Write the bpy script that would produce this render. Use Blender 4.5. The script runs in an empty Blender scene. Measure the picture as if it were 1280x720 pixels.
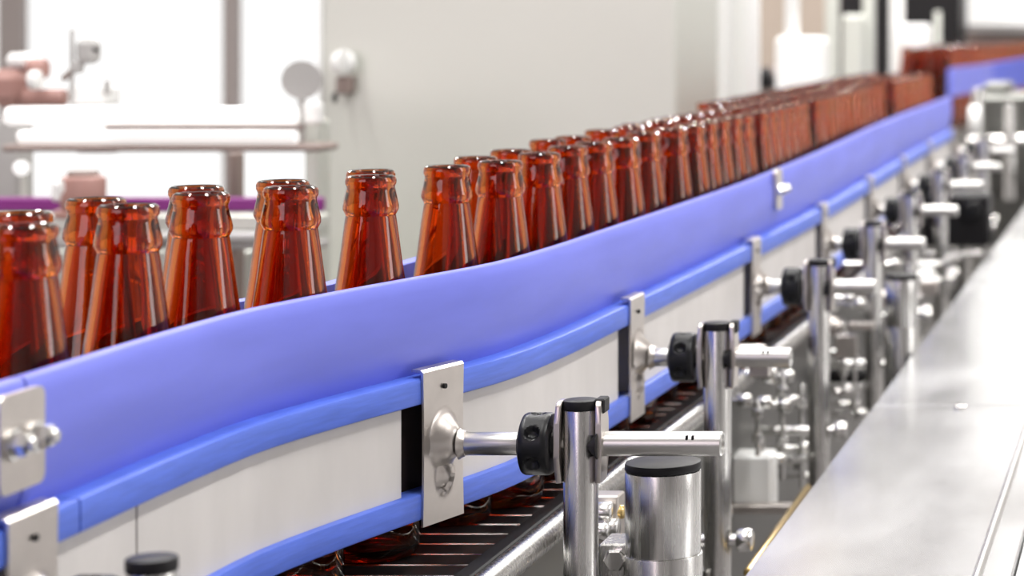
import bpy, bmesh, math, random
import numpy as np
from mathutils import Vector, Matrix

random.seed(7)
C = bpy.context.scene.collection
PI = math.pi

# ------------------------------------------------------------------ camera
F_PX = 2900.0            # focal length in pixels of the 1280 px frame
VPX, VPY = 1450.0, 35.0  # where the optical axis falls (the lens is shifted)
EYE = 1.19               # camera height above the floor
cam_d = bpy.data.cameras.new('camera')
cam = bpy.data.objects.new('camera', cam_d)
C.objects.link(cam)
cam.location = (0, 0, EYE)
cam.rotation_euler = (PI / 2, 0, 0)
cam_d.sensor_width = 36.0
cam_d.lens = F_PX / 1280 * 36.0
cam_d.shift_x = (640 - VPX) / 1280
cam_d.shift_y = -(360 - VPY) / 1280
cam_d.clip_start = 0.05
cam_d.dof.use_dof = True
cam_d.dof.focus_distance = 1.24
cam_d.dof.aperture_fstop = cam_d.lens / 8.0
bpy.context.scene.camera = cam

# ------------------------------------------------------------------ world, lamps, exposure
w = bpy.data.worlds.new('world')
bpy.context.scene.world = w
w.use_nodes = True
w.node_tree.nodes['Background'].inputs[0].default_value = (1.0, 0.99, 0.98, 1)
w.node_tree.nodes['Background'].inputs[1].default_value = 2.2
vs = bpy.context.scene.view_settings
vs.view_transform = 'Standard'
vs.look = 'None'
vs.gamma = 1.0
vs.use_curve_mapping = False
vs.exposure = -0.82


def area(name, loc, rot, sx, sy, power, col=(1, 1, 1)):
    l = bpy.data.lights.new(name, 'AREA')
    l.shape = 'RECTANGLE'
    l.size, l.size_y, l.energy, l.color = sx, sy, power, col
    o = bpy.data.objects.new(name, l)
    C.objects.link(o)
    o.location, o.rotation_euler = loc, rot
    return o


CEIL = 3.8
LAMPS = [(-1.7, 1.6), (-1.7, 4.4), (-1.7, 7.2), (-0.6, 0.3), (-0.6, 3.0), (-0.6, 5.6), (1.1, 0.6), (1.1, 3.2), (1.1, 5.8), (-3.9, 3.0), (-3.9, 6.5), (0.0, 7.4)]  # unseen lamps; right row and last one added to brighten guard and hood
for lx, ly in LAMPS:
    area('ceiling_lamp_light', (lx, ly, CEIL - 0.13), (0, 0, 0), 0.12, 1.7, (42 if lx == -0.6 else 105 if lx > 1 else 90) if ly < 4 else (65 if lx == -0.6 else 140 if ly < 7.3 else 230), (1, 0.985, 0.96))
# unseen windows; the near one is a pink fill added to tint the left
area('window_daylight_right', (2.42, 1.6, 2.0), (0, PI / 2, 0), 1.6, 0.6, 30, (1, 0.99, 0.98))
area('pink_fill_near', (-2.2, -2.9, 2.0), (PI / 2, 0, 0), 2.6, 2.2, 95, (1.0, 0.86, 0.92))


# ------------------------------------------------------------------ helpers
def P(X, Y, h):
    """X to the right of the lens, Y in front of it, h BELOW the lens, all in millimetres."""
    return Vector((X / 1000, Y / 1000, EYE - h / 1000))


def at(u, v, Y):
    """the point that stands Y millimetres away and is measured at (u, v) on the photograph."""
    s = F_PX / Y
    return ((u - VPX) / s, Y, (v - VPY) / s)


def new_bm():
    return bmesh.new()


def box(bm, a, b, bev=0.0):
    m = bmesh.ops.create_cube(bm, size=1.0)
    vs_ = m['verts']
    for v in vs_:
        v.co = Vector([(a[i] + b[i]) / 2 + v.co[i] * abs(b[i] - a[i]) for i in range(3)])
    if bev > 0:
        ed = list({e for v in vs_ for e in v.link_edges})
        bmesh.ops.bevel(bm, geom=ed, offset=bev, segments=1, affect='EDGES', profile=0.5)


def lathe(bm, prof, seg=32, M=Matrix.Identity(4), close=False):
    """prof = [(r, z)]; r == 0 makes a pole"""
    rings = []
    for r, z in prof:
        if r < 1e-7:
            rings.append([bm.verts.new(M @ Vector((0, 0, z)))])
        else:
            rings.append([bm.verts.new(M @ Vector((r * math.cos(2 * PI * k / seg), r * math.sin(2 * PI * k / seg), z))) for k in range(seg)])
    pairs = list(zip(rings[:-1], rings[1:]))
    if close:
        pairs.append((rings[-1], rings[0]))
    for A, B in pairs:
        for k in range(seg):
            k2 = (k + 1) % seg
            if len(A) == 1 and len(B) == 1:
                continue
            if len(A) == 1:
                bm.faces.new((A[0], B[k2], B[k]))
            elif len(B) == 1:
                bm.faces.new((A[k], A[k2], B[0]))
            else:
                bm.faces.new((A[k], A[k2], B[k2], B[k]))


def axis_matrix(p, q):
    d = (q - p)
    return Matrix.Translation(p) @ d.to_track_quat('Z', 'Y').to_matrix().to_4x4(), d.length


def tube(bm, p, q, r, seg=24, bev=0.0):
    p, q = Vector(p), Vector(q)
    M, L = axis_matrix(p, q)
    b = min(bev, r * 0.45, L * 0.45)
    if b > 0:
        prof = [(0, 0), (r - b, 0), (r - 0.3 * b, 0.3 * b), (r, b), (r, L - b), (r - 0.3 * b, L - 0.3 * b), (r - b, L), (0, L)]
    else:
        prof = [(0, 0), (r, 0), (r, L), (0, L)]
    lathe(bm, prof, seg, M)


def hexhead(bm, p, q, r):
    p, q = Vector(p), Vector(q)
    M, L = axis_matrix(p, q)
    lathe(bm, [(0, 0), (r, 0), (r, L * 0.8), (r * 0.86, L), (0, L)], 6, M)


def obj(name, bm, mat, parent=None, smooth=True, loc=None):
    bmesh.ops.recalc_face_normals(bm, faces=bm.faces)
    me = bpy.data.meshes.new(name)
    bm.to_mesh(me)
    bm.free()
    me.materials.append(mat)
    if smooth:
        me.polygons.foreach_set('use_smooth', [True] * len(me.polygons))
        try:
            me.set_sharp_from_angle(angle=math.radians(35))
        except Exception:
            pass
    o = bpy.data.objects.new(name, me)
    C.objects.link(o)
    if parent is not None:
        o.parent = parent
    if loc is not None:
        o.location = loc
    return o


def local(parent, p):
    return Vector(p) - parent.location


def tag(o, label=None, cat=None, group=None, kind=None):
    if label:
        o['label'] = label
    if cat:
        o['category'] = cat
    if group:
        o['group'] = group
    if kind:
        o['kind'] = kind
    return o


def thing(name, label, cat, loc=(0, 0, 0), group=None):
    o = bpy.data.objects.new(name, None)
    o.empty_display_size = 0.02
    C.objects.link(o)
    o.location = loc
    return tag(o, label, cat, group)


def part(name, bm, mat, parent, smooth=True):
    """geometry was drawn in world space: move it into the parent's space"""
    root = parent
    off = Vector((0, 0, 0))
    while root is not None:
        off += root.location
        root = root.parent
    bmesh.ops.translate(bm, verts=bm.verts, vec=-off)
    return obj(name, bm, mat, parent, smooth)


# ------------------------------------------------------------------ materials
def mat(name, col, rough=0.5, metal=0.0, noise=0.0, nscale=(1, 1, 1), nsize=30.0, bump=0.0, spec=0.5, coat=0.0, rvar=0.0, emit=None):
    m = bpy.data.materials.new(name)
    m.use_nodes = True
    nt = m.node_tree
    b = nt.nodes['Principled BSDF']
    b.inputs['Base Color'].default_value = (*col, 1)
    b.inputs['Roughness'].default_value = rough
    b.inputs['Metallic'].default_value = metal
    b.inputs['Specular IOR Level'].default_value = spec
    b.inputs['Coat Weight'].default_value = coat
    b.inputs['Coat Roughness'].default_value = 0.12
    if emit:
        b.inputs['Emission Color'].default_value = (*emit[0], 1)
        b.inputs['Emission Strength'].default_value = emit[1]
    if noise or bump or rvar:
        tc = nt.nodes.new('ShaderNodeTexCoord')
        mp = nt.nodes.new('ShaderNodeMapping')
        mp.inputs['Scale'].default_value = nscale
        nz = nt.nodes.new('ShaderNodeTexNoise')
        nz.inputs['Scale'].default_value = nsize
        nz.inputs['Detail'].default_value = 5
        nt.links.new(tc.outputs['Object'], mp.inputs['Vector'])
        nt.links.new(mp.outputs['Vector'], nz.inputs['Vector'])
        if noise:
            rp = nt.nodes.new('ShaderNodeMapRange')
            rp.inputs['From Min'].default_value = 0.3
            rp.inputs['From Max'].default_value = 0.7
            rp.inputs['To Min'].default_value = 1 - noise
            rp.inputs['To Max'].default_value = 1 + noise * 0.4
            mx = nt.nodes.new('ShaderNodeVectorMath')
            mx.operation = 'SCALE'
            mx.inputs[0].default_value = col
            nt.links.new(nz.outputs['Fac'], rp.inputs['Value'])
            nt.links.new(rp.outputs['Result'], mx.inputs['Scale'])
            nt.links.new(mx.outputs['Vector'], b.inputs['Base Color'])
        if rvar:
            rr = nt.nodes.new('ShaderNodeMapRange')
            rr.inputs['To Min'].default_value = max(0.02, rough - rvar)
            rr.inputs['To Max'].default_value = rough + rvar
            nt.links.new(nz.outputs['Fac'], rr.inputs['Value'])
            nt.links.new(rr.outputs['Result'], b.inputs['Roughness'])
        if bump:
            bp = nt.nodes.new('ShaderNodeBump')
            bp.inputs['Strength'].default_value = bump
            bp.inputs['Distance'].default_value = 0.001
            nt.links.new(nz.outputs['Fac'], bp.inputs['Height'])
            nt.links.new(bp.outputs['Normal'], b.inputs['Normal'])
    return m


M_guard = mat('blue_guard_plastic', (0.155, 0.18, 0.68), 0.46, noise=0.10, nscale=(1, 0.35, 2), nsize=26, bump=0.08)
M_strip = mat('blue_strip_plastic', (0.085, 0.16, 0.66), 0.42, noise=0.16, nscale=(1, 0.5, 6), nsize=60, bump=0.15)
M_strip_far = mat('deep_blue_plastic', (0.05, 0.09, 0.62), 0.45, noise=0.08)
M_panel = mat('pale_rail_panel', (0.60, 0.57, 0.55), 0.55, noise=0.07, nscale=(1, 1.6, 0.6), nsize=22, bump=0.03)
M_dark = mat('gap_shade', (0.03, 0.018, 0.015), 0.6)
M_steel = mat('brushed_steel', (0.66, 0.65, 0.63), 0.27, 1.0, noise=0.06, nscale=(40, 40, 1), nsize=14, rvar=0.05)
M_rod = mat('drawn_steel_rod', (0.62, 0.61, 0.59), 0.32, 1.0, noise=0.05, nscale=(1, 30, 30), nsize=14, rvar=0.06)
M_plate = mat('stamped_steel', (0.66, 0.61, 0.57), 0.33, 1.0, noise=0.10, nsize=50, rvar=0.10, bump=0.04)
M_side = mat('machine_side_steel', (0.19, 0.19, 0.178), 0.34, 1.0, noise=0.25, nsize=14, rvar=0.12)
M_bolt = mat('bright_bolt_steel', (0.80, 0.79, 0.77), 0.20, 1.0)
M_brass = mat('brass', (0.80, 0.58, 0.24), 0.25, 1.0)
M_black = mat('black_plastic', (0.008, 0.008, 0.009), 0.34, spec=0.3, bump=0.05, nsize=300)
M_blackm = mat('matt_black', (0.008, 0.007, 0.008), 0.5, spec=0.25)
M_slat = mat('dark_chain_slat', (0.014, 0.013, 0.014), 0.4, spec=0.25)
M_slatedge = mat('slat_edge_highlight', (0.55, 0.54, 0.53), 0.25, 1.0)  # pale bevels stand in for highlights along the slat edges
M_table = mat('polished_table_steel', (0.63, 0.63, 0.64), 0.20, 0.75, noise=0.15, nscale=(1, 0.45, 1), nsize=11, rvar=0.12, bump=0.01)
M_table2 = mat('dull_table_steel', (0.42, 0.42, 0.42), 0.38, 0.5, noise=0.08, nsize=9)
M_cab = mat('cabinet_steel', (0.63, 0.64, 0.59), 0.42, 0.35, noise=0.05, nsize=2.0)
M_white = mat('white_enamel', (0.86, 0.86, 0.85), 0.35)
M_grey = mat('grey_paint', (0.42, 0.41, 0.40), 0.45)
M_brown = mat('brown_grey_paint', (0.25, 0.19, 0.17), 0.5)
M_tan = mat('tan_panel', (0.40, 0.33, 0.275), 0.5)
M_red = mat('dull_red_paint', (0.42, 0.23, 0.20), 0.5, noise=0.2, nsize=12)
M_purple = mat('purple_plastic', (0.22, 0.02, 0.20), 0.45)
M_wall = mat('hall_wall_paint', (0.62, 0.59, 0.57), 0.7, noise=0.04, nsize=1.2)
M_wall2 = mat('hall_wall_darkened', (0.34, 0.33, 0.33), 0.7, noise=0.04, nsize=1.2)  # unseen walls, darkened to deepen reflections in bottles and steel
M_floor = mat('hall_floor_resin', (0.26, 0.25, 0.25), 0.4, noise=0.1, nsize=3)
M_ceil = mat('hall_ceiling_paint', (0.75, 0.75, 0.74), 0.8)
M_frame = mat('window_frame_paint', (0.30, 0.26, 0.25), 0.5)
M_lamp = mat('lamp_diffuser', (0.9, 0.9, 0.9), 0.5, emit=((1, 0.985, 0.96), 9.0))
M_whiteglow = mat('white_glow', (0.9, 0.9, 0.9), 0.3, emit=((1, 0.99, 0.96), 1.1))  # glow added so the white tubes look blown out


def glass(name, col, rough=0.0):
    m = bpy.data.materials.new(name)
    m.use_nodes = True
    b = m.node_tree.nodes['Principled BSDF']
    b.inputs['Base Color'].default_value = (*col, 1)
    b.inputs['Roughness'].default_value = rough
    b.inputs['IOR'].default_value = 1.5
    b.inputs['Transmission Weight'].default_value = 1.0
    return m


M_amber = glass('amber_glass', (0.715, 0.185, 0.03), 0.01)
M_pane = glass('window_glass', (0.98, 0.99, 0.99))

# ------------------------------------------------------------------ room shell
RX0, RX1, RY0, RY1 = -6.5, 2.5, -3.0, 10.5
bm = new_bm(); box(bm, (RX0 - .1, RY0 - .1, -0.1), (RX1 + .1, RY1 + .1, 0)); tag(obj('floor', bm, M_floor, smooth=False), kind='structure')
bm = new_bm(); box(bm, (RX0 - .1, RY0 - .1, CEIL), (RX1 + .1, RY1 + .1, CEIL + .1)); tag(obj('ceiling', bm, M_ceil, smooth=False), kind='structure')
bm = new_bm(); box(bm, (RX0 - .1, RY0, 0), (RX0, RY1, CEIL)); tag(obj('wall_left', bm, M_wall, smooth=False), kind='structure')
bm = new_bm(); box(bm, (RX1, RY0, 0), (RX1 + .1, RY1, CEIL)); tag(obj('wall_right', bm, M_wall2, smooth=False), kind='structure')
bm = new_bm(); box(bm, (RX0 - .1, RY0 - .1, 0), (RX1 + .1, RY0, CEIL)); tag(obj('wall_front', bm, M_wall2, smooth=False), kind='structure')
WX0, WX1, WZ0, WZ1 = -5.9, -3.3, 0.35, 2.9
bm = new_bm()
box(bm, (RX0 - .1, RY1, 0), (WX0, RY1 + .1, CEIL)); box(bm, (WX1, RY1, 0), (RX1 + .1, RY1 + .1, CEIL))
box(bm, (WX0, RY1, 0), (WX1, RY1 + .1, WZ0)); box(bm, (WX0, RY1, WZ1), (WX1, RY1 + .1, CEIL))
tag(obj('wall_back', bm, M_wall, smooth=False), kind='structure')
win = thing('window_1', None, None, (WX0, RY1, WZ0)); tag(win, kind='structure')
bm = new_bm(); box(bm, (WX0, RY1 + .04, WZ0), (WX1, RY1 + .05, WZ1)); part('pane', bm, M_pane, win, False)
for fx, fw in ((at(16, 0, 10500)[0] / 1000, .115), (at(290, 0, 10500)[0] / 1000, .068), (WX0 + .03, .06), (WX1 - .03, .06)):
    bm = new_bm(); box(bm, (fx - fw / 2, RY1 - .03, WZ0), (fx + fw / 2, RY1 + .03, WZ1), .004); part('window_frame', bm, M_frame, win)
for fz in (WZ0 + .03, WZ1 - .03):
    bm = new_bm(); box(bm, (WX0, RY1 - .02, fz - .03), (WX1, RY1 + .02, fz + .03), .004); part('window_frame', bm, M_frame, win)
for i, (lx, ly) in enumerate(LAMPS):
    t = thing('ceiling_lamp', 'long white ceiling lamp out of view over the bottling hall', 'lamp', (lx, ly, CEIL), 'ceiling lamps')
    bm = new_bm(); box(bm, (lx - .12, ly - .95, CEIL - .07), (lx + .12, ly + .95, CEIL), .01); part('housing', bm, M_white, t)
    bm = new_bm(); box(bm, (lx - .07, ly - .9, CEIL - .085), (lx + .07, ly + .9, CEIL - .07)); part('diffuser', bm, M_lamp, t)

# ------------------------------------------------------------------ the line of the conveyor, seen from above
RAIL = [(560, -428), (780, -426), (906, -424.5), (1020, -424), (1095, -420), (1150, -409), (1216, -392), (1312, -367), (1400, -359), (1504, -356), (1687, -352), (1980, -348),
        (2385, -346), (2788, -351), (3273, -361), (4227, -373)]
_ry = np.array([p[0] for p in RAIL], float)
_rx = np.array([p[1] for p in RAIL], float)


def _slopes():
    d = np.diff(_rx) / np.diff(_ry)
    m = np.empty_like(_rx)
    m[1:-1] = (d[:-1] * np.diff(_ry)[1:] + d[1:] * np.diff(_ry)[:-1]) / (_ry[2:] - _ry[:-2])
    m[0], m[-1] = d[0], d[-1]
    return m


_rm = _slopes()


def railx(Y):
    Y = min(max(Y, _ry[0]), _ry[-1])
    i = int(min(max(np.searchsorted(_ry, Y) - 1, 0), len(_ry) - 2))
    hh = _ry[i + 1] - _ry[i]
    t = (Y - _ry[i]) / hh
    return ((2 * t**3 - 3 * t**2 + 1) * _rx[i] + (t**3 - 2 * t**2 + t) * hh * _rm[i] + (-2 * t**3 + 3 * t**2) * _rx[i + 1] + (t**3 - t**2) * hh * _rm[i + 1])


def raildx(Y):
    return (railx(Y + 4) - railx(Y - 4)) / (min(Y + 4, _ry[-1]) - max(Y - 4, _ry[0]))


def railpt(Y, o, h, fx=railx, fd=raildx):
    d = fd(Y)
    n = math.hypot(1, d)
    return P(fx(Y) + o / n, Y - o * d / n, h)


def ylist(a, b, step=24):
    n = max(2, int(math.ceil((b - a) / step)) + 1)
    return [a + (b - a) * k / (n - 1) for k in range(n)]


def sweep(bm, prof, ys, fx=railx, fd=raildx):
    """prof: [(o, h)] closed loop (or a function of Y giving one)"""
    rings = []
    for Y in ys:
        pr = prof(Y) if callable(prof) else prof
        rings.append([bm.verts.new(railpt(Y, o, h, fx, fd)) for o, h in pr])
    n = len(rings[0])
    for A, B in zip(rings[:-1], rings[1:]):
        for k in range(n):
            k2 = (k + 1) % n
            bm.faces.new((A[k], A[k2], B[k2], B[k]))
    bm.faces.new(rings[0]); bm.faces.new(rings[-1][::-1])


def hg(Y):  # top of the blue guard
    return 133.0 - 8.0 * min(max((Y - 2000) / 900, 0), 1)


def guard_prof(Y):
    t = hg(Y)
    H = 186 - t
    front = [(-5.5 - 4.2 * (2 * (k / 8.0) - 0.75) ** 2, t + 1.2 + (H - 1.2) * k / 8.0) for k in range(9)]
    back = [(o - 6.0, h) for o, h in front][::-1]
    back[-1] = (back[-1][0] + 1.0, t)
    front[0] = (front[0][0], t + 1.2)
    return front + back + [(front[0][0] - 1.2, t)]


def strip_prof(h0, h1, d=13.0):
    return [(-d, h0), (-1.4, h0), (-0.4, h0 + 0.5), (0, h0 + 1.6), (0, h1 - 1.6), (-0.4, h1 - 0.5), (-1.4, h1), (-d, h1)]


# stations: (Y of the arm, X of the post, X of the rod's end)
STATIONS = [(872, -379, -318), (1242, -310, -234), (1568, -299, -249), (1994, -293, -244), (2390, -295, -242), (2824, -303, -246), (3273, -309, -250), (3711, -312, -255), (4190, -318, -262)]
PLATE_W = 38

rail = thing('guide_rail', 'long curving blue and pale grey guide rail in front of the amber bottles', 'guide rail', P(-424, 900, 260))
YN, YF = 560, 4225
SEAM_G, SEAM_S, SEAM_P = 884, 912, 973
for a, b in ((YN, SEAM_G - 0.8), (SEAM_G + 0.8, YF)):
    bm = new_bm(); sweep(bm, guard_prof, ylist(a, b)); part('guard_panel', bm, M_guard, rail)
for a, b in ((YN, SEAM_S - 0.7), (SEAM_S + 0.7, YF)):
    bm = new_bm(); sweep(bm, strip_prof(185, 199), ylist(a, b)); part('upper_strip', bm, M_strip, rail)
bm = new_bm(); sweep(bm, strip_prof(246, 260), ylist(YN, YF)); part('lower_strip', bm, M_strip, rail)
bm = new_bm(); sweep(bm, [(-15, 190), (-13.5, 190), (-13.5, 255), (-15, 255)], ylist(YN, YF)); part('gap_shade_strip', bm, M_dark, rail)  # dark strip added so the panel gaps read as shade
cuts = [YN, SEAM_P]
for (Y, _, _) in STATIONS[1:]:
    cuts.append(Y - PLATE_W / 2 - 3)
cuts.append(YF)
for k in range(len(cuts) - 1):
    g0 = 0.0 if k == 0 else (1.0 if k == 1 else 24.0)
    g1 = 1.0 if k == 0 else (7.0 if k < len(cuts) - 2 else 0)
    bm = new_bm(); sweep(bm, [(-13, 198), (-4.5, 198), (-4.5, 247), (-13, 247)], ylist(cuts[k] + g0, cuts[k + 1] - g1)); part('side_panel', bm, M_panel, rail)

# far-side guide behind the bottles
LANE = 122
BELT = 290
back = thing('back_guide_rail', 'dark blue guide strip behind the amber bottles', 'guide rail', P(-545, 900, 190))
bm = new_bm(); sweep(bm, [(-LANE - 10, 150), (-LANE, 150), (-LANE, 192), (-LANE - 10, 192)], ylist(YN, 2440)); part('strip', bm, M_guard, back)
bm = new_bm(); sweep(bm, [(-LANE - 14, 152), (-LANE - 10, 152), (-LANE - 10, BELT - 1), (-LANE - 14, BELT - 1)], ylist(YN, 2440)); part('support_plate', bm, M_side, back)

# ------------------------------------------------------------------ conveyor
def convx(Y):   # the conveyor itself runs straight where the guide rail bows away from it
    return -355.0 if Y < 1520 else railx(Y)


def convdx(Y):
    return (convx(Y + 30) - convx(Y - 30)) / 60 if Y < 4190 else raildx(Y)


conv = thing('bottle_conveyor', 'steel slat conveyor carrying the curving line of amber bottles', 'conveyor', P(-430, 2400, 1190))
bm = new_bm(); box(bm, (-.0122, -.090, -.004), (.0122, .090, 0), .0008)
slat_proto = None
Y = 600.0
while Y < 4220:
    d = convdx(Y)
    n = math.hypot(1, d)
    if slat_proto is None:
        slat_proto = obj('chain_slat', bm, M_slat, conv)
        slat_proto.data.materials.append(M_slatedge)
        for f in slat_proto.data.polygons:
            if abs(f.normal.z) > .2 and abs(f.normal.x) > .2:
                f.material_index = 1
        o = slat_proto
    else:
        o = slat_proto.copy(); C.objects.link(o); o.parent = conv
    o.location = local(conv, railpt(Y, -107, BELT, convx, convdx))
    o.rotation_euler = (0, 0, PI / 2 - math.atan(d))
    Y += 25.6 / n
bm = new_bm(); sweep(bm, [(-194, BELT + 5), (-22, BELT + 5), (-22, BELT + 12), (-194, BELT + 12)], ylist(YN, YF), convx, convdx); part('belt_bed', bm, M_blackm, conv)
# pale steel strip along the ends of the slats
bm = new_bm(); sweep(bm, [(-15.5, BELT - 1), (-14, BELT - 1.6), (-12.5, BELT - 1), (-12.5, BELT + 5), (-15.5, BELT + 5)], ylist(YN, YF), convx, convdx); part('wear_strip', bm, M_steel, conv)
bm = new_bm(); sweep(bm, [(-12.4, BELT - 5), (-3, BELT - 6), (-2, BELT - 5), (-2, BELT + 8), (-12.4, BELT + 8)], ylist(YN, YF), convx, convdx); part('side_guide', bm, M_blackm, conv)
prof = [(-2 + 7.5 + 7.5 * math.cos(2 * PI * k / 14), BELT - 1 + 7.5 * math.sin(2 * PI * k / 14)) for k in range(14)]
bm = new_bm(); sweep(bm, prof, ylist(YN, YF), convx, convdx); part('edge_rail', bm, M_steel, conv)
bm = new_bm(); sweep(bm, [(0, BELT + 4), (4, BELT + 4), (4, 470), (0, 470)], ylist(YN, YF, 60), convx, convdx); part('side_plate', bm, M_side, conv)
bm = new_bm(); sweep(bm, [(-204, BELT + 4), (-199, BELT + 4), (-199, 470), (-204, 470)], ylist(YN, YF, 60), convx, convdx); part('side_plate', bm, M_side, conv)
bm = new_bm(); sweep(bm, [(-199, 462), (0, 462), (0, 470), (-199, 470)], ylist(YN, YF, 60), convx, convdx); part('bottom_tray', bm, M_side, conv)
for yy in (700, 1900, 3100, 4150):
    for oo in (-175, -25):
        p = railpt(yy, oo, 470, convx, convdx)
        bm = new_bm(); box(bm, (p.x - .02, p.y - .02, 0), (p.x + .02, p.y + .02, p.z), .002); part('leg', bm, M_steel, conv)

# ------------------------------------------------------------------ bottles
def bottle_mesh():
    outer = [(0, 2), (15, 1.5), (20.5, 0), (23.6, 1.2), (25.3, 4), (26, 9), (26, 101), (25.5, 109), (24, 119), (22, 129), (20, 139), (18, 151), (16.3, 163), (14.8, 175),
             (13.5, 185), (13.1, 187.2), (13.7, 188.4), (14.7, 190.6), (14.7, 192.4), (13.9, 196), (13.0, 200.0), (12.5, 202.2), (12.8, 203.4), (13.4, 204.6), (13.5, 206.6), (12.9, 208.2), (11.6, 209)]
    inner = [(9.6, 208.6), (9.0, 206), (9.0, 190), (10.4, 182), (11.8, 173), (13.4, 161), (15.2, 149), (17.2, 138), (19.2, 128), (21.2, 118), (22.8, 109), (23.4, 101), (23.4, 12), (22, 7), (17, 5.5), (0, 6.5)]
    b = new_bm()
    lathe(b, [(r / 1000, z / 1000) for r, z in outer + inner], 40)
    return b


# bottles one can tell apart: where each rim is measured; they may slide only along the sight line until none overlaps
meas = [(-96, 290), (-85, 279), (31, 276), (30, 262), (149, 257), (132, 249), (244, 243), (240, 234), (361, 231), (355, 224), (461, 220), (465, 213), (558, 206), (597, 197), (629, 201), (640, 189),
        (672, 191), (685, 173), (709, 184), (716, 172), (742, 178), (752, 162), (776, 172), (789, 157), (804, 165), (823, 152), (838, 157)]
NM = len(meas)
pts = []
for u, v in meas:
    s = (v - VPY) / 81.0
    pts.append(((u - VPX) / s, F_PX / s))
Yf, Yb = 1935.0, 1995.0
while Yf < 4190:
    if not (Yf > 2300 and random.random() < 0.14):
        pts.append((railx(Yf) - 46 - random.uniform(0, 9), Yf))
    Yf += 53.5 + (random.uniform(0, 14) if random.random() < .5 else 0)
while Yb < 4190:
    pts.append((railx(Yb) - 46 - 46 - random.uniform(0, 7), Yb))
    Yb += 53.5 + random.uniform(0, 8)
Yb = 2520.0
while Yb < 4190:
    pts.append((railx(Yb) - 139 - random.uniform(0, 5), Yb))
    Yb += 53.8 + random.uniform(0, 6)
pts = np.array(pts); home = pts.copy()
ray = home[:NM] / np.hypot(home[:NM, 0], home[:NM, 1])[:, None]
D = 52.7
for it in range(900):
    k_ = 0.04 if it < 700 else 0.0
    pts += (home - pts) * k_
    d = pts[:, None, :] - pts[None, :, :]
    L = np.hypot(d[..., 0], d[..., 1]) + np.eye(len(pts)) * 1e6
    ov = np.clip(D - L, 0, None)
    mv = (d / L[..., None] * (ov[..., None] * 0.3)).sum(1)
    for k in range(len(pts)):
        p = pts[k] + mv[k]
        lim = railx(p[1]) - 18.6 - 26.5
        p[0] = min(p[0], lim)
        if p[1] < 2450:
            p[0] = max(p[0], railx(p[1]) - LANE + 26.5)
        if k < NM:
            dp = p - home[k]
            al = dp @ ray[k]
            f = 0.30 if it < 500 else (0.55 if it < 700 else 0.9)   # how much of the sideways drift is kept
            p = home[k] + ray[k] * al + (dp - ray[k] * al) * f
        pts[k] = p

proto = None
near_words = ['first', 'second', 'third', 'fourth', 'fifth', 'sixth', 'seventh', 'eighth', 'ninth', 'tenth', 'eleventh', 'twelfth', 'thirteenth']
label_of = {2: 'amber bottle cut by the left picture edge, front one of its overlapping pair', 3: 'amber bottle at the left picture edge, half hidden behind a front bottle',
            4: 'second clump of amber bottles from the left edge, front bottle', 5: 'second clump of amber bottles from the left edge, bottle behind',
            6: 'third clump of amber bottles from the left edge, front bottle', 7: 'third clump of amber bottles from the left edge, bottle behind',
            8: 'fourth clump of amber bottles from the left edge, front bottle', 9: 'fourth clump of amber bottles from the left edge, bottle behind',
            10: 'fifth clump of amber bottles from the left edge, front bottle', 11: 'fifth clump of amber bottles from the left edge, bottle behind',
            12: 'sharp amber bottle just before the tightly packed row begins', 13: 'amber bottle behind the gap at the start of the packed row'}
fcount = bcount = 0
UNITS = 'zeroth first second third fourth fifth sixth seventh eighth ninth tenth eleventh twelfth thirteenth fourteenth fifteenth sixteenth seventeenth eighteenth nineteenth'.split()


def ordinal(n):
    if n < 20:
        return UNITS[n]
    t_ = {2: 'twent', 3: 'thirt', 4: 'fort', 5: 'fift'}[n // 10]
    return t_ + 'ieth' if n % 10 == 0 else t_ + 'y-' + UNITS[n % 10]


fo = bo = 0
for k, (x, y) in enumerate(pts):
    if proto is None:
        proto = obj('bottle', bottle_mesh(), M_amber); o = proto
    else:
        o = proto.copy(); C.objects.link(o)
    o.location = P(x, y, BELT)
    o.rotation_euler = (0, 0, random.uniform(0, 6.28))
    if k < 2:
        lb = 'amber bottle on the belt just outside the left picture edge, %s one' % ('nearer' if k == 0 else 'farther')
    elif k in label_of:
        lb = label_of[k]
    elif k < len(meas):
        if k % 2 == 0:
            lb = 'amber bottle, %s in the front file of the packed row' % near_words[fcount]; fcount += 1
        else:
            lb = 'amber bottle, %s in the rear file of the packed row' % near_words[bcount]; bcount += 1
    elif y < 2900:
        if railx(y) - x < 72:
            fo += 1; lb = 'out-of-focus amber bottle in the front file, %s beyond the sharp ones' % ordinal(fo)
        else:
            bo += 1; lb = 'out-of-focus amber bottle in the rear files, %s beyond the sharp ones' % ordinal(bo)
    else:
        lb = 'blurred amber bottle in the crowded far stretch of the line'
    tag(o, lb, 'bottle', 'amber bottles on the conveyor')


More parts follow.
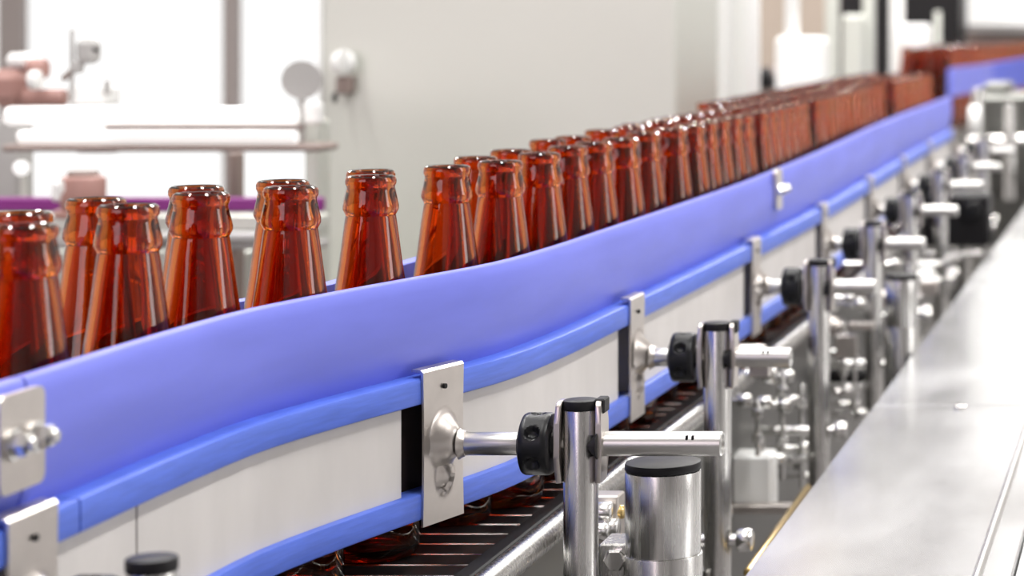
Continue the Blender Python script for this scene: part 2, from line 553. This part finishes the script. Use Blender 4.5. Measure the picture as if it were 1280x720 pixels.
# ------------------------------------------------------------------ rail clamps and posts
def plate_bm():
    """stamped bracket plate: local x = along the rail, y = 0 at the strip face (outwards -y), z = up; centre of the rod at the origin"""
    b = new_bm()
    W, T, B = PLATE_W / 2, 40.5, -41.0
    nx, nz = 22, 46
    g = []
    for j in range(nz + 1):
        z = B + (T - B) * j / nz
        wz = W * (1 - 0.05 * math.sin(PI * (z - B) / (T - B)))
        row = []
        for i in range(nx + 1):
            x = -wz + 2 * wz * i / nx
            e = math.hypot(x / 13.5, (z - 1.5) / (17 if z > 1.5 else 15))
            r = 9.0 * (1 - max(0.0, min(1.0, (e - 0.42) / 0.58)) ** 1.0) if e < 1 else 0.0
            e2 = math.hypot((x - 1) / 8.5, (z + 16.5) / 11.0)
            r2 = 4.6 * max(0.0, 1 - e2 ** 2) if e2 < 1 else 0.0
            gx = abs((x - 1.5) * 0.85 + (z + 18) * -0.5)
            if gx < 1.8 and abs(z + 18) < 6.5:
                r2 -= 2.0
            edge = 1.2 * max(0, (abs(x) / wz - 0.86) / 0.14) ** 2
            row.append(b.verts.new(Vector((x, -(1.6 + max(r, r2) + edge * 0.0), z)) / 1000))
        g.append(row)
    # hook over the strip
    for (yy, zz) in ((-0.2, T + 1.3), (5.5, T + 1.6)):
        row = [b.verts.new(Vector((v.co.x * 1000, yy, zz)) / 1000) for v in g[nz]]
        g.append(row)
    for A, Bb in zip(g[:-1], g[1:]):
        for i in range(nx):
            b.faces.new((A[i], A[i + 1], Bb[i + 1], Bb[i]))
    bmesh.ops.recalc_face_normals(b, faces=b.faces)
    ret = bmesh.ops.solidify(b, geom=b.faces[:], thickness=0.0013)
    return b


def knob_bm():
    """axis along x, centre at the origin"""
    b = new_bm()
    R, Wd, seg = 16.6, 16.0, 96
    prof = [(5.5, -Wd / 2 - 2), (9, -Wd / 2 - 1.8), (9.5, -Wd / 2), (R - 2.2, -Wd / 2), (R - .7, -Wd / 2 + .7), (R, -Wd / 2 + 2.2), (R, -4.2), (R, -3.4), (R, -2.4), (R, -1.2), (R, 0), (R, 1.2), (R, 2.4), (R, 3.4), (R, 4.2), (R, Wd / 2 - 2.2), (R - .7, Wd / 2 - .7), (R - 2.2, Wd / 2), (8, Wd / 2), (7, Wd / 2 + 2.5), (5, Wd / 2 + 2.5)]
    rings = []
    for r, z in prof:
        row = []
        for k in range(seg):
            a = 2 * PI * k / seg + PI / 2
            dip = 0
            if r >= R - 0.01:
                da = ((k + 8) % (seg / 6)) - seg / 12
                q = math.hypot(da * 2 * PI * R / seg / 3.6, z / 4.0)
                if q < 1:
                    dip = 3.4 * (1 - q ** 5)
            row.append(b.verts.new(Vector((z, (r - dip) * math.cos(a), (r - dip) * math.sin(a))) / 1000))
        rings.append(row)
    for A, Bb in zip(rings[:-1], rings[1:]):
        for k in range(seg):
            b.faces.new((A[k], A[(k + 1) % seg], Bb[(k + 1) % seg], Bb[k]))
    b.faces.new(rings[0]); b.faces.new(rings[-1][::-1])
    return b


def jaw_bm(right):
    """clamp jaw: thin shaped plate beside the post, normal along x"""
    b = new_bm()
    out = [(-7.5, -21), (7.5, -21), (8.5, -7), (8.5, 11), (7.2, 20), (5, 22.5), (-5, 22.5), (-7.2, 20), (-8.5, 11), (-8.5, -7)]
    lay = []
    for x in (-1.5, 1.5):
        lay.append([b.verts.new(Vector((x + (0.9 if not right else -0.9) * (z / 26.0) ** 2 * 1.6, y, z)) / 1000) for y, z in out])
    n = len(out)
    for k in range(n):
        b.faces.new((lay[0][k], lay[0][(k + 1) % n], lay[1][(k + 1) % n], lay[1][k]))
    b.faces.new(lay[0][::-1]); b.faces.new(lay[1])
    bmesh.ops.bevel(b, geom=b.edges[:], offset=0.0004, segments=1, affect='EDGES')
    return b


ordn = ['nearest', 'first full', 'second', 'third', 'fourth', 'fifth', 'sixth', 'seventh', 'eighth']
arm_label = ['rail clamp at the lower left picture corner, only its bracket plate showing',
             'sharp steel rail clamp with round black knob and long rod, crossing the nearest tall post',
             'slightly blurred steel rail clamp with black knob, second full one along the rail',
             'blurred rail clamp with black knob, third full one along the rail',
             'blurred rail clamp with black knob, fourth full one along the rail',
             'blurred rail clamp with black knob, fifth full one along the rail',
             'blurred rail clamp with black knob, sixth full one along the rail',
             'blurred rail clamp with black knob, seventh full one along the rail',
             'most distant rail clamp, at the far end of the pale grey rail']
post_label = ['black capped post top at the lower picture edge, in front of the pale rail panel',
              'sharp tall steel post with black cap, left of the thick steel cylinder',
              'tall steel post with black cap, directly behind the thick steel cylinder',
              'blurred steel post with dark cap, third full one along the rail',
              'blurred thin steel post, fourth full one along the rail',
              'blurred thin steel post, fifth full one along the rail',
              'blurred thin steel post, sixth full one along the rail',
              'blurred thin steel post, seventh full one along the rail',
              'most distant steel post, at the far end of the pale grey rail']
protos = {}


def shared(key, make, name, m, parent, loc, rot=(0, 0, 0)):
    if key in protos:
        o = protos[key].copy(); C.objects.link(o)
    else:
        o = obj(name, make(), m); protos[key] = o
    o.parent = parent
    o.location = loc
    o.rotation_euler = rot
    return o


HR = 222.5
for k, (Y, xp, xe) in enumerate(STATIONS):
    xr = railx(Y); ang = math.atan(raildx(Y))
    org = P(xr, Y, HR)
    t = thing('rail_clamp', arm_label[k], 'rail clamp', org, 'rail clamps along the rail')
    pl = shared('plate', plate_bm, 'bracket_plate', M_plate, t, (0, 0, 0), (0, 0, PI / 2 - ang))

    def hole_bm():
        b = new_bm(); tube(b, (0, -.0030, .031), (0, -.0010, .031), .0014, 12); return b
    h_ = shared('hole', hole_bm, 'hole', M_blackm, pl, (0, 0, 0))
    # the rod lies exactly across the line
    post_r = 9.2
    bm = new_bm(); tube(bm, P(xr + 8, Y, HR), P(xp - 27, Y, HR), .0062, 28, .0005); part('inner_rod', bm, M_rod, t)
    bm = new_bm(); lathe(bm, [(.0085, 0), (.0075, .0012), (.0066, .0035), (.0062, .0036)], 24, axis_matrix(P(xr + 10, Y, HR), P(xr + 30, Y, HR))[0]); part('weld_collar', bm, M_plate, t)
    shared('knob', knob_bm, 'knob', M_black, t, local(t, P(xp - 22.5, Y, HR)))
    bm = new_bm(); tube(bm, P(xp - 14, Y, HR), P(xp - 8, Y, HR), .0032, 16); part('clamp_bolt', bm, M_rod, t)
    shared('jawl', lambda: jaw_bm(False), 'clamp_jaw', M_plate, t, local(t, P(xp - 11.2, Y, HR - 1 + (16 if k == 0 else 0))))
    shared('jawr', lambda: jaw_bm(True), 'clamp_jaw', M_plate, t, local(t, P(xp + 11.6, Y, HR - 1 + (16 if k == 0 else 0))))
    bm = new_bm(); lathe(bm, [(0.0008, 0), (.0072, .0058), (.0072, .0062), (0, .0062)], 20, axis_matrix(P(xp + 4.6, Y - 6.5, HR), P(xp + 20, Y - 6.5, HR))[0]); part('dark_reflection_cone', bm, M_blackm, t)  # black cone stands in for the rod's dark reflection in the post
    if k:
        bm = new_bm(); box(bm, P(xp + 8, Y - 4, 198), P(xp + 13.5, Y + 8, 206), .0008); part('jaw_pad', bm, M_blackm, t)
    bm = new_bm()
    Mx, L = axis_matrix(P(xp + 12, Y, HR), P(xe, Y, HR))
    lathe(bm, [(0, 0), (.0066, 0), (.0066, L - .0008), (.0060, L), (.0050, L), (.0047, L - .0016), (0, L - .0016)], 32, Mx)
    orod = part('outer_rod', bm, M_rod, t)
    if k in (1, 2):
        bm = new_bm()
        for dd in (0, 3.2):
            box(bm, P(xe - 19 + dd, Y - 5.9, HR - 5.2), P(xe - 17.6 + dd, Y - 3.4, HR - 2.6), .0002)
        mk = part('slot_mark', bm, M_blackm, orod)
    # post
    pz = P(xp, Y, 440)
    t2 = thing('support_post', post_label[k], 'post', pz, 'steel posts along the rail')
    def post_bm():
        b = new_bm(); tube(b, (0, 0, 0), (0, 0, .236), .0092, 36, .0004); return b
    shared('post', post_bm, 'tube', M_steel, t2, (0, 0, 0))
    def cap_bm():
        b = new_bm(); tube(b, (0, 0, .236), (0, 0, .2412), .0094, 36, .0008); return b
    shared('cap', cap_bm, 'cap', M_blackm, t2, (0, 0, 0))
    # mounting stud from the conveyor side plate through the post
    hm = 346
    bm = new_bm(); xc = convx(Y)
    tube(bm, P(xc + 3, Y, hm), P(xp + 22, Y, hm), .0042, 12); st = part('mounting_stud', bm, M_bolt, t2)
    bm = new_bm(); tube(bm, P(xp + 13, Y, hm), P(xp + 24, Y, hm), .0078, 18, .0022); part('stud_nut', bm, M_bolt, t2)
    bm = new_bm(); box(bm, P(min(xc + 4, xp - 20), Y - 12, 372), P(xp - 8, Y + 12, 366), .0008); part('mounting_bar', bm, M_steel, t2)

# ------------------------------------------------------------------ joint plates on the guard
def joint_plate(Yc, wide, label, hc):
    org = railpt(Yc, -6, hc)
    t = thing('joint_plate', label, 'bracket', org, 'joint plates on the blue guard')
    ang = math.atan(raildx(Yc))
    R = Matrix.Rotation(PI / 2 - ang, 4, 'Z')
    b = new_bm()
    ol = []
    for cx, cz, a0 in ((1, 1, 0), (-1, 1, 90), (-1, -1, 180), (1, -1, 270)):
        for aa in (0, 30, 60, 90):
            ol.append((cx * (wide / 2000 - .004) + .004 * math.cos(math.radians(a0 + aa)), cz * .0145 + .004 * math.sin(math.radians(a0 + aa))))
    A_ = [b.verts.new((x, -.0035, z)) for x, z in ol]; B_ = [b.verts.new((x, -.0005, z)) for x, z in ol]
    b.faces.new(A_); b.faces.new(B_[::-1])
    for k in range(len(ol)):
        b.faces.new((A_[k], B_[k], B_[(k + 1) % len(ol)], A_[(k + 1) % len(ol)]))
    b.transform(R); obj('plate', b, M_plate, t)
    for q in (-1, 1):
        b = new_bm(); tube(b, (q * wide / 4000, -.0050, 0), (q * wide / 4000, -.0030, 0), .0062, 18)
        hexhead(b, (q * wide / 4000, -.0048, 0), (q * wide / 4000, -.0105, 0), .0048)
        tube(b, (q * wide / 4000, -.0105, 0), (q * wide / 4000, -.0128, 0), .0028, 12, .0008)
        b.transform(R); obj('hex_bolt', b, M_bolt, t)


joint_plate(872, 34, 'pinkish steel plate with two hex bolts on the blue guard at the left edge', 155)
joint_plate(2130, 30, 'small blurred bright plate with bolts on the blue guard, above the fourth post', 148)

# ------------------------------------------------------------------ cylinders and fittings between conveyor and table
def can(u, Y, r, htop, label):
    x = at(u, 0, Y)[0]
    t = thing('steel_cylinder', label, 'cylinder', P(x, Y, 470), 'thick steel cylinders')
    b = new_bm(); tube(b, P(x, Y, htop + 50), P(x, Y, htop + 5), r, 48, .0004); part('upper_sleeve', b, M_steel, t)
    b = new_bm(); tube(b, P(x, Y, 470), P(x, Y, htop + 50), r + .0009, 48, .0006); part('lower_sleeve', b, M_steel, t)
    b = new_bm(); tube(b, P(x, Y, htop + 5), P(x, Y, htop), r + .0002, 48, .0012); part('cap', b, M_blackm, t)


can(829, 1265, .0203, 236, 'thick brushed steel cylinder with black cap, under the nearest rod end')
can(1127, 2235, .0155, 237, 'blurred steel cylinder with dark top, standing by the fourth post')

fit = thing('bolted_block', 'small steel block with one hex bolt between the nearest post and the cylinder', 'block', P(-290, 1262, 470))
a = at(748, 680, 1262); b_ = at(786, 720, 1262)
bm = new_bm(); box(bm, P(a[0], 1262, a[2]), P(b_[0], 1290, 470), .001); part('body', bm, M_steel, fit)
c_ = at(771, 698, 1262)
bm = new_bm(); tube(bm, P(c_[0], 1262, c_[2]), P(c_[0], 1260.5, c_[2]), .0068, 24); hexhead(bm, P(c_[0], 1260.5, c_[2]), P(c_[0], 1255, c_[2]), .0062); part('hex_bolt', bm, M_bolt, fit)

fit2 = thing('hinge_bracket', 'small bright bracket with bolts on the conveyor side behind the nearest post', 'bracket', P(-330, 1300, 320))
for (u, v, Yq, r) in ((757, 640, 1330, .006), (765, 660, 1330, .006), (753, 664, 1320, .005), (772, 640, 1340, .004)):
    q = at(u, v, Yq)
    bm = new_bm(); tube(bm, P(q[0] - 8, Yq, q[2]), P(q[0] + 4, Yq, q[2]), r, 16, .001); part('bolt', bm, M_bolt if r > .0045 else M_brass, fit2)
q = at(758, 618, 1340)
bm = new_bm(); box(bm, P(q[0] - 14, 1336, q[2]), P(q[0] + 8, 1352, q[2] + 34), .001); part('plate', bm, M_plate, fit2)

# bolts and spacers of the conveyor side plate
side_fit = [(962, 468, 1900, 8), (984, 470, 2000, 5), (980, 506, 1960, 6), (955, 503, 1900, 5.5), (1058, 490, 2330, 6.5), (1076, 518, 2330, 7), (1068, 505, 2350, 5), (972, 574, 1900, 4.5),
            (990, 500, 2000, 4), (1000, 580, 2050, 6), (1008, 596, 2050, 4.5), (1060, 440, 2330, 5), (1158, 395, 2700, 6), (1146, 372, 2700, 5), (1075, 380, 2350, 6), (1062, 372, 2350, 5),
            (1187, 350, 3100, 5.5), (1180, 330, 3100, 5), (1222, 283, 3600, 7), (1240, 285, 3650, 8), (1222, 318, 3400, 6), (1118, 330, 2500, 5), (930, 500, 1800, 5), (905, 640, 1700, 5), (1005, 560, 2000, 5)]
for (u, v, Yq, r) in side_fit:
    q = at(u, v, Yq)
    x0 = convx(Yq) + 4
    bm = new_bm()
    tube(bm, P(x0, Yq, q[2]), P(max(q[0], x0 + 6), Yq, q[2]), r / 2200, 10)
    tube(bm, P(max(q[0], x0 + 6) - 5, Yq, q[2]), P(max(q[0], x0 + 6) + 6, Yq, q[2]), r / 1000, 14, .0016)
    part('bolt', bm, M_bolt, conv)
blk = thing('white_block', 'white plastic block fixed on the conveyor side beyond the cylinder', 'block', P(-330, 1880, 400))
q0, q1 = at(934, 566, 1880), at(968, 640, 1880)
bm = new_bm(); box(bm, P(q0[0] - 12, 1870, q0[2]), P(q1[0], 1900, q1[2]), .003); part('body', bm, M_white, blk)
q0 = at(950, 566, 1880)
bm = new_bm(); tube(bm, P(q0[0], 1885, q0[2] + 2), P(q0[0], 1885, q0[2] - 12), .003, 12); part('stem', bm, M_rod, blk)
ro = thing('brass_rod', 'thin brass rod slanting along the edge of the polished table', 'rod', P(-250, 1500, 360))
q0, q1 = at(935, 716, 1500), at(1010, 610, 1900)
bm = new_bm(); tube(bm, P(*q0), P(*q1), .0032, 14, .0006); part('shaft', bm, M_brass, ro)

bmot = thing('black_motor', 'blurred black motor block under the far clamps on the conveyor side', 'motor', P(-300, 3520, 470))
q0, q1 = at(1196, 236, 3500), at(1238, 306, 3500)
bm = new_bm(); box(bm, P(convx(3500) + 9, 3470, q0[2] + 8), P(q1[0], 3550, q1[2]), .004); part('body', bm, M_blackm, bmot)
bm = new_bm(); tube(bm, P(q1[0] - 24, 3466, q0[2] + 30), P(q1[0] - 24, 3458, q0[2] + 30), .014, 20, .002); part('cover', bm, M_black, bmot)

# upright spacer rods and short cross bars on the conveyor side
for (u, v0, v1, Yq, r) in ((978, 462, 600, 1960, 2.2), (1002, 480, 610, 2040, 2.0), (1068, 425, 525, 2340, 2.2), (1054, 400, 500, 2320, 1.8), (1182, 320, 372, 3080, 2.6), (947, 500, 570, 1850, 2.0), (1136, 330, 420, 2640, 2.4)):
    q0, q1 = at(u, v0, Yq), at(u, v1, Yq)
    bm = new_bm(); tube(bm, P(*q0), P(*q1), r / 1000, 10, .0005)
    for vv in (0.15, 0.6):
        zz = q0[2] + (q1[2] - q0[2]) * vv
        tube(bm, P(q0[0], Yq, zz), P(q0[0], Yq, zz + 7), (r + 2.6) / 1000, 6, .0005)
    part('spacer_rod', bm, M_bolt, conv)
for (u0, u1, v, Yq, hgt) in ((905, 1000, 632, 1850, 7), (1060, 1092, 404, 2300, 7), (1044, 1070, 420, 2300, 22), (936, 962, 452, 1800, 12), (1150, 1172, 352, 2700, 16)):
    q0, q1 = at(u0, v, Yq), at(u1, v, Yq)
    bm = new_bm(); box(bm, P(max(q0[0], convx(Yq) + 3), Yq, q0[2]), P(q1[0], Yq + 14, q0[2] + hgt), .0008); part('cross_bar', bm, M_plate, conv)
for (u, v, Yq, r) in ((958, 445, 1800, 9), (1048, 408, 2280, 9), (1080, 470, 2360, 7), (1128, 372, 2600, 8)):
    q = at(u, v, Yq)
    bm = new_bm(); tube(bm, P(convx(Yq) + 3, Yq, q[2]), P(q[0], Yq, q[2]), r / 1000, 18, .002); tube(bm, P(q[0], Yq, q[2]), P(q[0] + 3, Yq, q[2]), r / 1900, 12); part('clamp_nut', bm, M_blackm if r == 7 else M_plate, conv)

# ------------------------------------------------------------------ table
HT = 310
TX0 = -235
tab = thing('steel_table', 'long polished steel table filling the lower right of the picture', 'table', P(0, 2000, 1190))
YJ = 1905
for (a, b) in ((500, YJ - 1.8), (YJ + 1.8, 6000)):
    bm = new_bm(); box(bm, P(TX0, a, HT), P(-106, b, HT + 4), .0006); part('top_plate', bm, M_table, tab, False)
    bm = new_bm(); box(bm, P(-101, a, HT), P(-84, b, HT + 4), .0006); part('border_plate', bm, M_table, tab, False)
    bm = new_bm(); box(bm, P(-83.5, a, HT + 5), P(560, b, HT + 9), .0006); part('side_plate', bm, M_table2, tab, False)
bm = new_bm(); tube(bm, P(-103.5, 500, HT + 1), P(-103.5, 6000, HT + 1), .0027, 10); part('seam_bead', bm, M_rod, tab)
bm = new_bm(); box(bm, P(TX0, 500, HT + 4), P(TX0 + 3, 6000, HT + 30), .0004); part('folded_edge', bm, M_table, tab, False)
bm = new_bm(); box(bm, P(TX0 + 30, 520, HT + 9), P(540, 5950, HT + 16)); part('under_frame', bm, M_table2, tab)
q = at(1200, 505, 1890)
bm = new_bm(); tube(bm, P(q[0], 1893, HT), P(q[0], 1893, HT - 2.5), .006, 20, .0012); part('bolt', bm, M_bolt, tab)
for yy in (700, 3300, 5900):
    for xx in (TX0 + 45, 520):
        p = P(xx, yy, HT + 16)
        bm = new_bm(); box(bm, (p.x - .02, p.y - .02, 0), (p.x + .02, p.y + .02, p.z), .002); part('leg', bm, M_steel, tab)

# ------------------------------------------------------------------ far conveyor beyond the end of the rail
def fx2(Y):
    return float(np.interp(Y, [4400, 5000, 5800, 6400, 7600, 8600], [-500, -508, -505, -470, -444, -425]))


def fd2(Y):
    return (fx2(Y + 60) - fx2(Y - 60)) / 120


far = thing('far_conveyor', 'distant raised conveyor with light blue guard at the upper right', 'conveyor', P(-500, 5000, 1190))
bm = new_bm(); sweep(bm, [(-12, 100), (0, 100), (0, 168), (-12, 168)], ylist(5650, 6500, 80), fx2, fd2); part('guard', bm, M_guard, far)
bm = new_bm(); sweep(bm, [(-12, 100), (0, 100), (0, 190), (-12, 190)], ylist(6510, 8600, 80), fx2, fd2); part('guard', bm, M_strip_far, far)
bm = new_bm(); sweep(bm, [(-190, 257), (10, 257), (10, 330), (-190, 330)], ylist(5650, 8600, 80), fx2, fd2); part('frame', bm, M_side, far)
for yy in (5800, 7000, 8400):
    p = P(fx2(yy) - 90, yy, 330)
    bm = new_bm(); box(bm, (p.x - .04, p.y - .04, 0), (p.x + .04, p.y + .04, p.z)); part('leg', bm, M_steel, far)
for row in range(3):
    Y = 5900.0 + 30 * (row % 2)
    while Y < 8500:
        o = proto.copy(); C.objects.link(o)
        o.location = P(fx2(Y) - 44 - 50 * row + random.uniform(-1, 1), Y, 257)
        tag(o, 'tiny blurred amber bottle on the distant raised conveyor', 'bottle', 'amber bottles on the distant conveyor')
        Y += 59 + random.uniform(0, 3) if row < 2 else 60
for k in range(0):
    pass

# ------------------------------------------------------------------ background machines on the left
def pbox(name, u0, u1, v0, v1, Y, dep, m, parent, bev=.003):
    p, q = at(u0, v0, Y), at(u1, v1, Y)
    b = new_bm(); box(b, P(p[0], Y, p[2]), P(q[0], Y + dep, q[2]), bev)
    return part(name, b, m, parent)


def ptube(name, u0, v0, u1, v1, Y, rpx, m, parent, Y2=None, bev=.002, seg=20):
    b = new_bm(); tube(b, P(*at(u0, v0, Y)), P(*at(u1, v1, Y2 or Y)), rpx * Y / F_PX / 1000, seg, bev)
    return part(name, b, m, parent)


def floor_v(Y):
    return VPY + 1190 * F_PX / Y


cab = thing('steel_cabinet', 'large plain pale grey steel cabinet behind the bottles', 'cabinet', P(-850, 3000, 1190))
pbox('body', 402, 846, VPY - 1500 * F_PX / 3000, floor_v(3000), 3000, 280, M_cab, cab, .004)
pbox('edge_trim', 397, 402.5, VPY - 1500 * F_PX / 3000, floor_v(3000), 2996, 60, M_white, cab, .001)
kn = thing('cabinet_knob', 'round white knob on a brownish bracket at the cabinet left edge', 'knob', P(*at(428, 100, 2980)))
ptube('disc', 429, 78, 430, 78, 2960, 16.5, M_white, kn)
b = new_bm(); lathe(b, [(0, 0), (.012, .001), (.016, .006), (.016, .012), (.011, .018), (0, .02)], 28, axis_matrix(P(*at(429, 78, 2985)), P(*at(429, 78, 2960)))[0]); part('bezel', b, M_white, kn)
pbox('bracket', 419, 437, 95, 118, 2975, 24, M_brown, kn)
ptube('screw', 417, 122, 420, 122, 2970, 7, M_blackm, kn)

m1 = thing('packing_machine', 'blurred machine with two bright horizontal tubes in front of the white window', 'machine', P(-1150, 2600, 1190))
ptube('bright_tube', 8, 145, 372, 145, 2560, 11.5, M_whiteglow, m1, bev=.01)
ptube('bright_tube', 24, 171, 372, 172, 2540, 8.5, M_whiteglow, m1, bev=.008)
pbox('tube_shelf', 0, 400, 181, 190, 2520, 60, M_brown, m1)
pbox('tube_shelf', 130, 375, 156, 163, 2520, 12, M_brown, m1, .001)
ptube('stem', 377, 186, 377, 100, 2580, 5, M_grey, m1)
pbox('clamp_block', 378, 398, 128, 156, 2575, 20, M_white, m1)
b = new_bm(); lathe(b, [(0, 0), (.0205, 0), (.0215, .002), (.0215, .010), (0, .010)], 32, axis_matrix(P(*at(377, 100, 2585)), P(*at(377, 100, 2560)))[0]); part('round_mirror', b, M_grey, m1)
pbox('upright', -12, 22, 150, floor_v(2620), 2620, 40, M_grey, m1)
pbox('upright', 284, 298, 190, floor_v(2620), 2620, 20, M_brown, m1)
pbox('label_block', 92, 142, 176, 192, 2560, 20, M_white, m1)
pbox('frame_bar', 380, 398, 150, floor_v(2640), 2640, 40, M_cab, m1)
pbox('lower_bar', -30, 400, 268, 290, 2500, 30, M_cab, m1)
pbox('lower_bar', -30, 400, 300, 312, 2500, 30, M_grey, m1)
pbox('lower_tube', 190, 330, 290, 300, 2490, 10, M_white, m1)
pbox('lower_panel', -30, 400, 312, floor_v(2660), 2660, 30, M_cab, m1)
pu = thing('purple_rail', 'purple horizontal guide rail crossing behind the left bottles', 'rail', P(*at(200, 260, 2460)))
pbox('bar', -60, 402, 247, 265, 2460, 12, M_purple, pu, .002)
pbox('stand', 215, 235, 265, floor_v(2465), 2465, 20, M_grey, pu)

cm = thing('sensor_head', 'small grey angled sensor on a thin mast above the bright tubes', 'sensor', P(*at(100, 130, 2600)))
ptube('mast', 90, 128, 90, 36, 2600, 3, M_grey, cm)
ptube('mast_arm', 78, 100, 108, 72, 2600, 4, M_brown, cm)
pbox('head', 92, 116, 48, 80, 2590, 26, M_grey, cm, .006)
pbox('head_bracket', 86, 100, 76, 92, 2592, 14, M_grey, cm, .003)
ptube('lens', 112, 62, 121, 60, 2600, 7, M_blackm, cm)
pbox('foot', 84, 132, 108, 132, 2600, 40, M_white, cm)
ptube('screw', 134, 100, 134, 118, 2600, 4, M_grey, cm)
rv = thing('red_valve_block', 'blurred dull red valve block at the upper left edge', 'valve', P(*at(40, 132, 2640)))
pbox('body', -20, 26, 86, 134, 2640, 60, M_red, rv, .012)
pbox('bonnet', 4, 30, 66, 86, 2650, 40, M_white, rv, .006)
ptube('flange', 36, 86, 58, 86, 2650, 13, M_red, rv)
ptube('pipe', 30, 122, 82, 122, 2650, 11, M_red, rv)
ptube('cap', 38, 100, 50, 100, 2630, 12, M_white, rv)
rm = thing('red_motor', 'blurred dull red motor behind the second clump of bottles', 'motor', P(*at(100, 250, 2560)))
ptube('body', 104, 220, 104, 262, 2400, 27, M_red, rm, bev=.004)
ptube('fan_cover', 104, 213, 104, 222, 2400, 19, M_brown, rm, bev=.003)
pbox('terminal_box', 62, 84, 226, 252, 2385, 18, M_white, rm, .003)
ptube('terminal_cap', 76, 234, 77, 234, 2360, 9, M_white, rm)
ptube('flange', 104, 262, 104, 272, 2400, 34, M_red, rm)
pbox('stand', 85, 120, 272, floor_v(2400), 2390, 20, M_grey, rm)
lm = thing('indicator_lamp', 'small round white indicator lamp by the left picture edge', 'lamp', P(*at(27, 225, 2520)))
b = new_bm(); lathe(b, [(0, 0), (.0085, .001), (.0085, .006), (.005, .011), (0, .012)], 20, axis_matrix(P(*at(27, 210, 2530)), P(*at(27, 210, 2500)))[0]); part('lens', b, M_whiteglow, lm)
ptube('stem', 30, 214, 30, 268, 2535, 4, M_cab, lm)

# ------------------------------------------------------------------ background machines on the right
wc = thing('white_column', 'tall fluted white column right of the grey cabinet', 'column', P(*at(895, 0, 3900)))
for (u0, u1, dY) in ((862, 882, 0), (880, 908, -25), (906, 936, 10)):
    pbox('flute', u0, u1, VPY - 1300 * F_PX / 3900, floor_v(3900), 3900 + dY, 120, M_white, wc, .01)
tp = thing('tan_panel', 'blurred tan machine panel between the white column and the white box', 'panel', P(*at(960, 0, 6200)))
pbox('body', 836, 1046, VPY - 1400 * F_PX / 6200, floor_v(6200), 6200, 60, M_tan, tp, .004)
pbox('rail', 836, 862, VPY - 1400 * F_PX / 6200, floor_v(6200), 6150, 40, M_brown, tp, .004)
db = thing('dark_gearbox', 'dark brown gearbox low between the white column and the white box', 'gearbox', P(*at(950, 100, 5200)))
pbox('body', 936, 975, 84, floor_v(5200), 5200, 120, M_brown, db, .02)
ptube('shaft', 950, 100, 966, 96, 5150, 14, M_blackm, db)
wb = thing('white_box', 'upright white rounded box rising behind the bottles, with white pole above', 'box', P(*at(1000, 110, 4950)))
pbox('body', 969, 1029, 46, 200, 4950, 90, M_white, wb, .008)
ptube('pole', 990, 46, 990, -420, 4990, 9, M_white, wb)
ptube('upright', 1040, floor_v(5500), 1040, -420, 5500, 9, M_cab, wb)
wb2 = thing('grey_box', 'pale grey box with vertical pole, second box behind the bottles', 'box', P(*at(1065, 60, 5300)))
pbox('body', 1052, 1080, 18, 110, 5800, 80, M_cab, wb2, .008)
ptube('pole', 1086, floor_v(5850), 1086, -300, 5850, 8, M_cab, wb2)
wb3 = thing('white_drum', 'low white drum with pale pole in front of the black housing', 'drum', P(*at(1142, 66, 6100)))
ptube('body', 1142, 110, 1142, 30, 7100, 22, M_white, wb3, bev=.01)
ptube('pole', 1121, floor_v(7200), 1121, -240, 7200, 9, M_white, wb3)
ptube('pole', 1172, floor_v(7900), 1172, 14, 7900, 4, M_cab, wb3)
bh = thing('black_housing', 'black machine housing in the far background', 'machine', P(*at(1120, 40, 8200)))
pbox('body', 1046, 1200, VPY - 1100 * F_PX / 8200, floor_v(8200), 8200, 300, M_blackm, bh, .01)
hd = thing('white_hood', 'large white machine hood over the distant conveyor, upper right corner', 'machine', P(*at(1280, 30, 8700)))
pbox('hood', 1190, 1460, VPY - 900 * F_PX / 8650, 38, 8650, 900, M_white, hd, .02)
pbox('skirt', 1186, 1460, 40, 80, 9480, 40, M_brown, hd)
for uu in (1194, 1440):
    pbox('leg', uu, uu + 14, 38, floor_v(8700), 8700, 60, M_brown, hd)
# machinery to the right of the rail's end
sm = thing('steel_machine', 'blurred pale steel machine with pipes beyond the far end of the rail', 'machine', P(*at(1260, 300, 5000)))
pbox('body', 1214, 1300, 118, floor_v(5000), 5000, 300, M_side, sm, .01)
pbox('top_box', 1228, 1262, 104, 118, 5050, 200, M_side, sm, .008)
ptube('pipe', 1222, 250, 1222, 110, 4900, 7, M_bolt, sm)
ptube('pipe', 1262, 250, 1262, 130, 4850, 7, M_bolt, sm)
ptube('pipe', 1210, 176, 1290, 176, 4880, 6, M_bolt, sm)
ptube('flange', 1212, 150, 1226, 150, 4800, 18, M_white, sm)
ptube('motor', 1214, 300, 1214, 262, 4700, 18, M_blackm, sm)
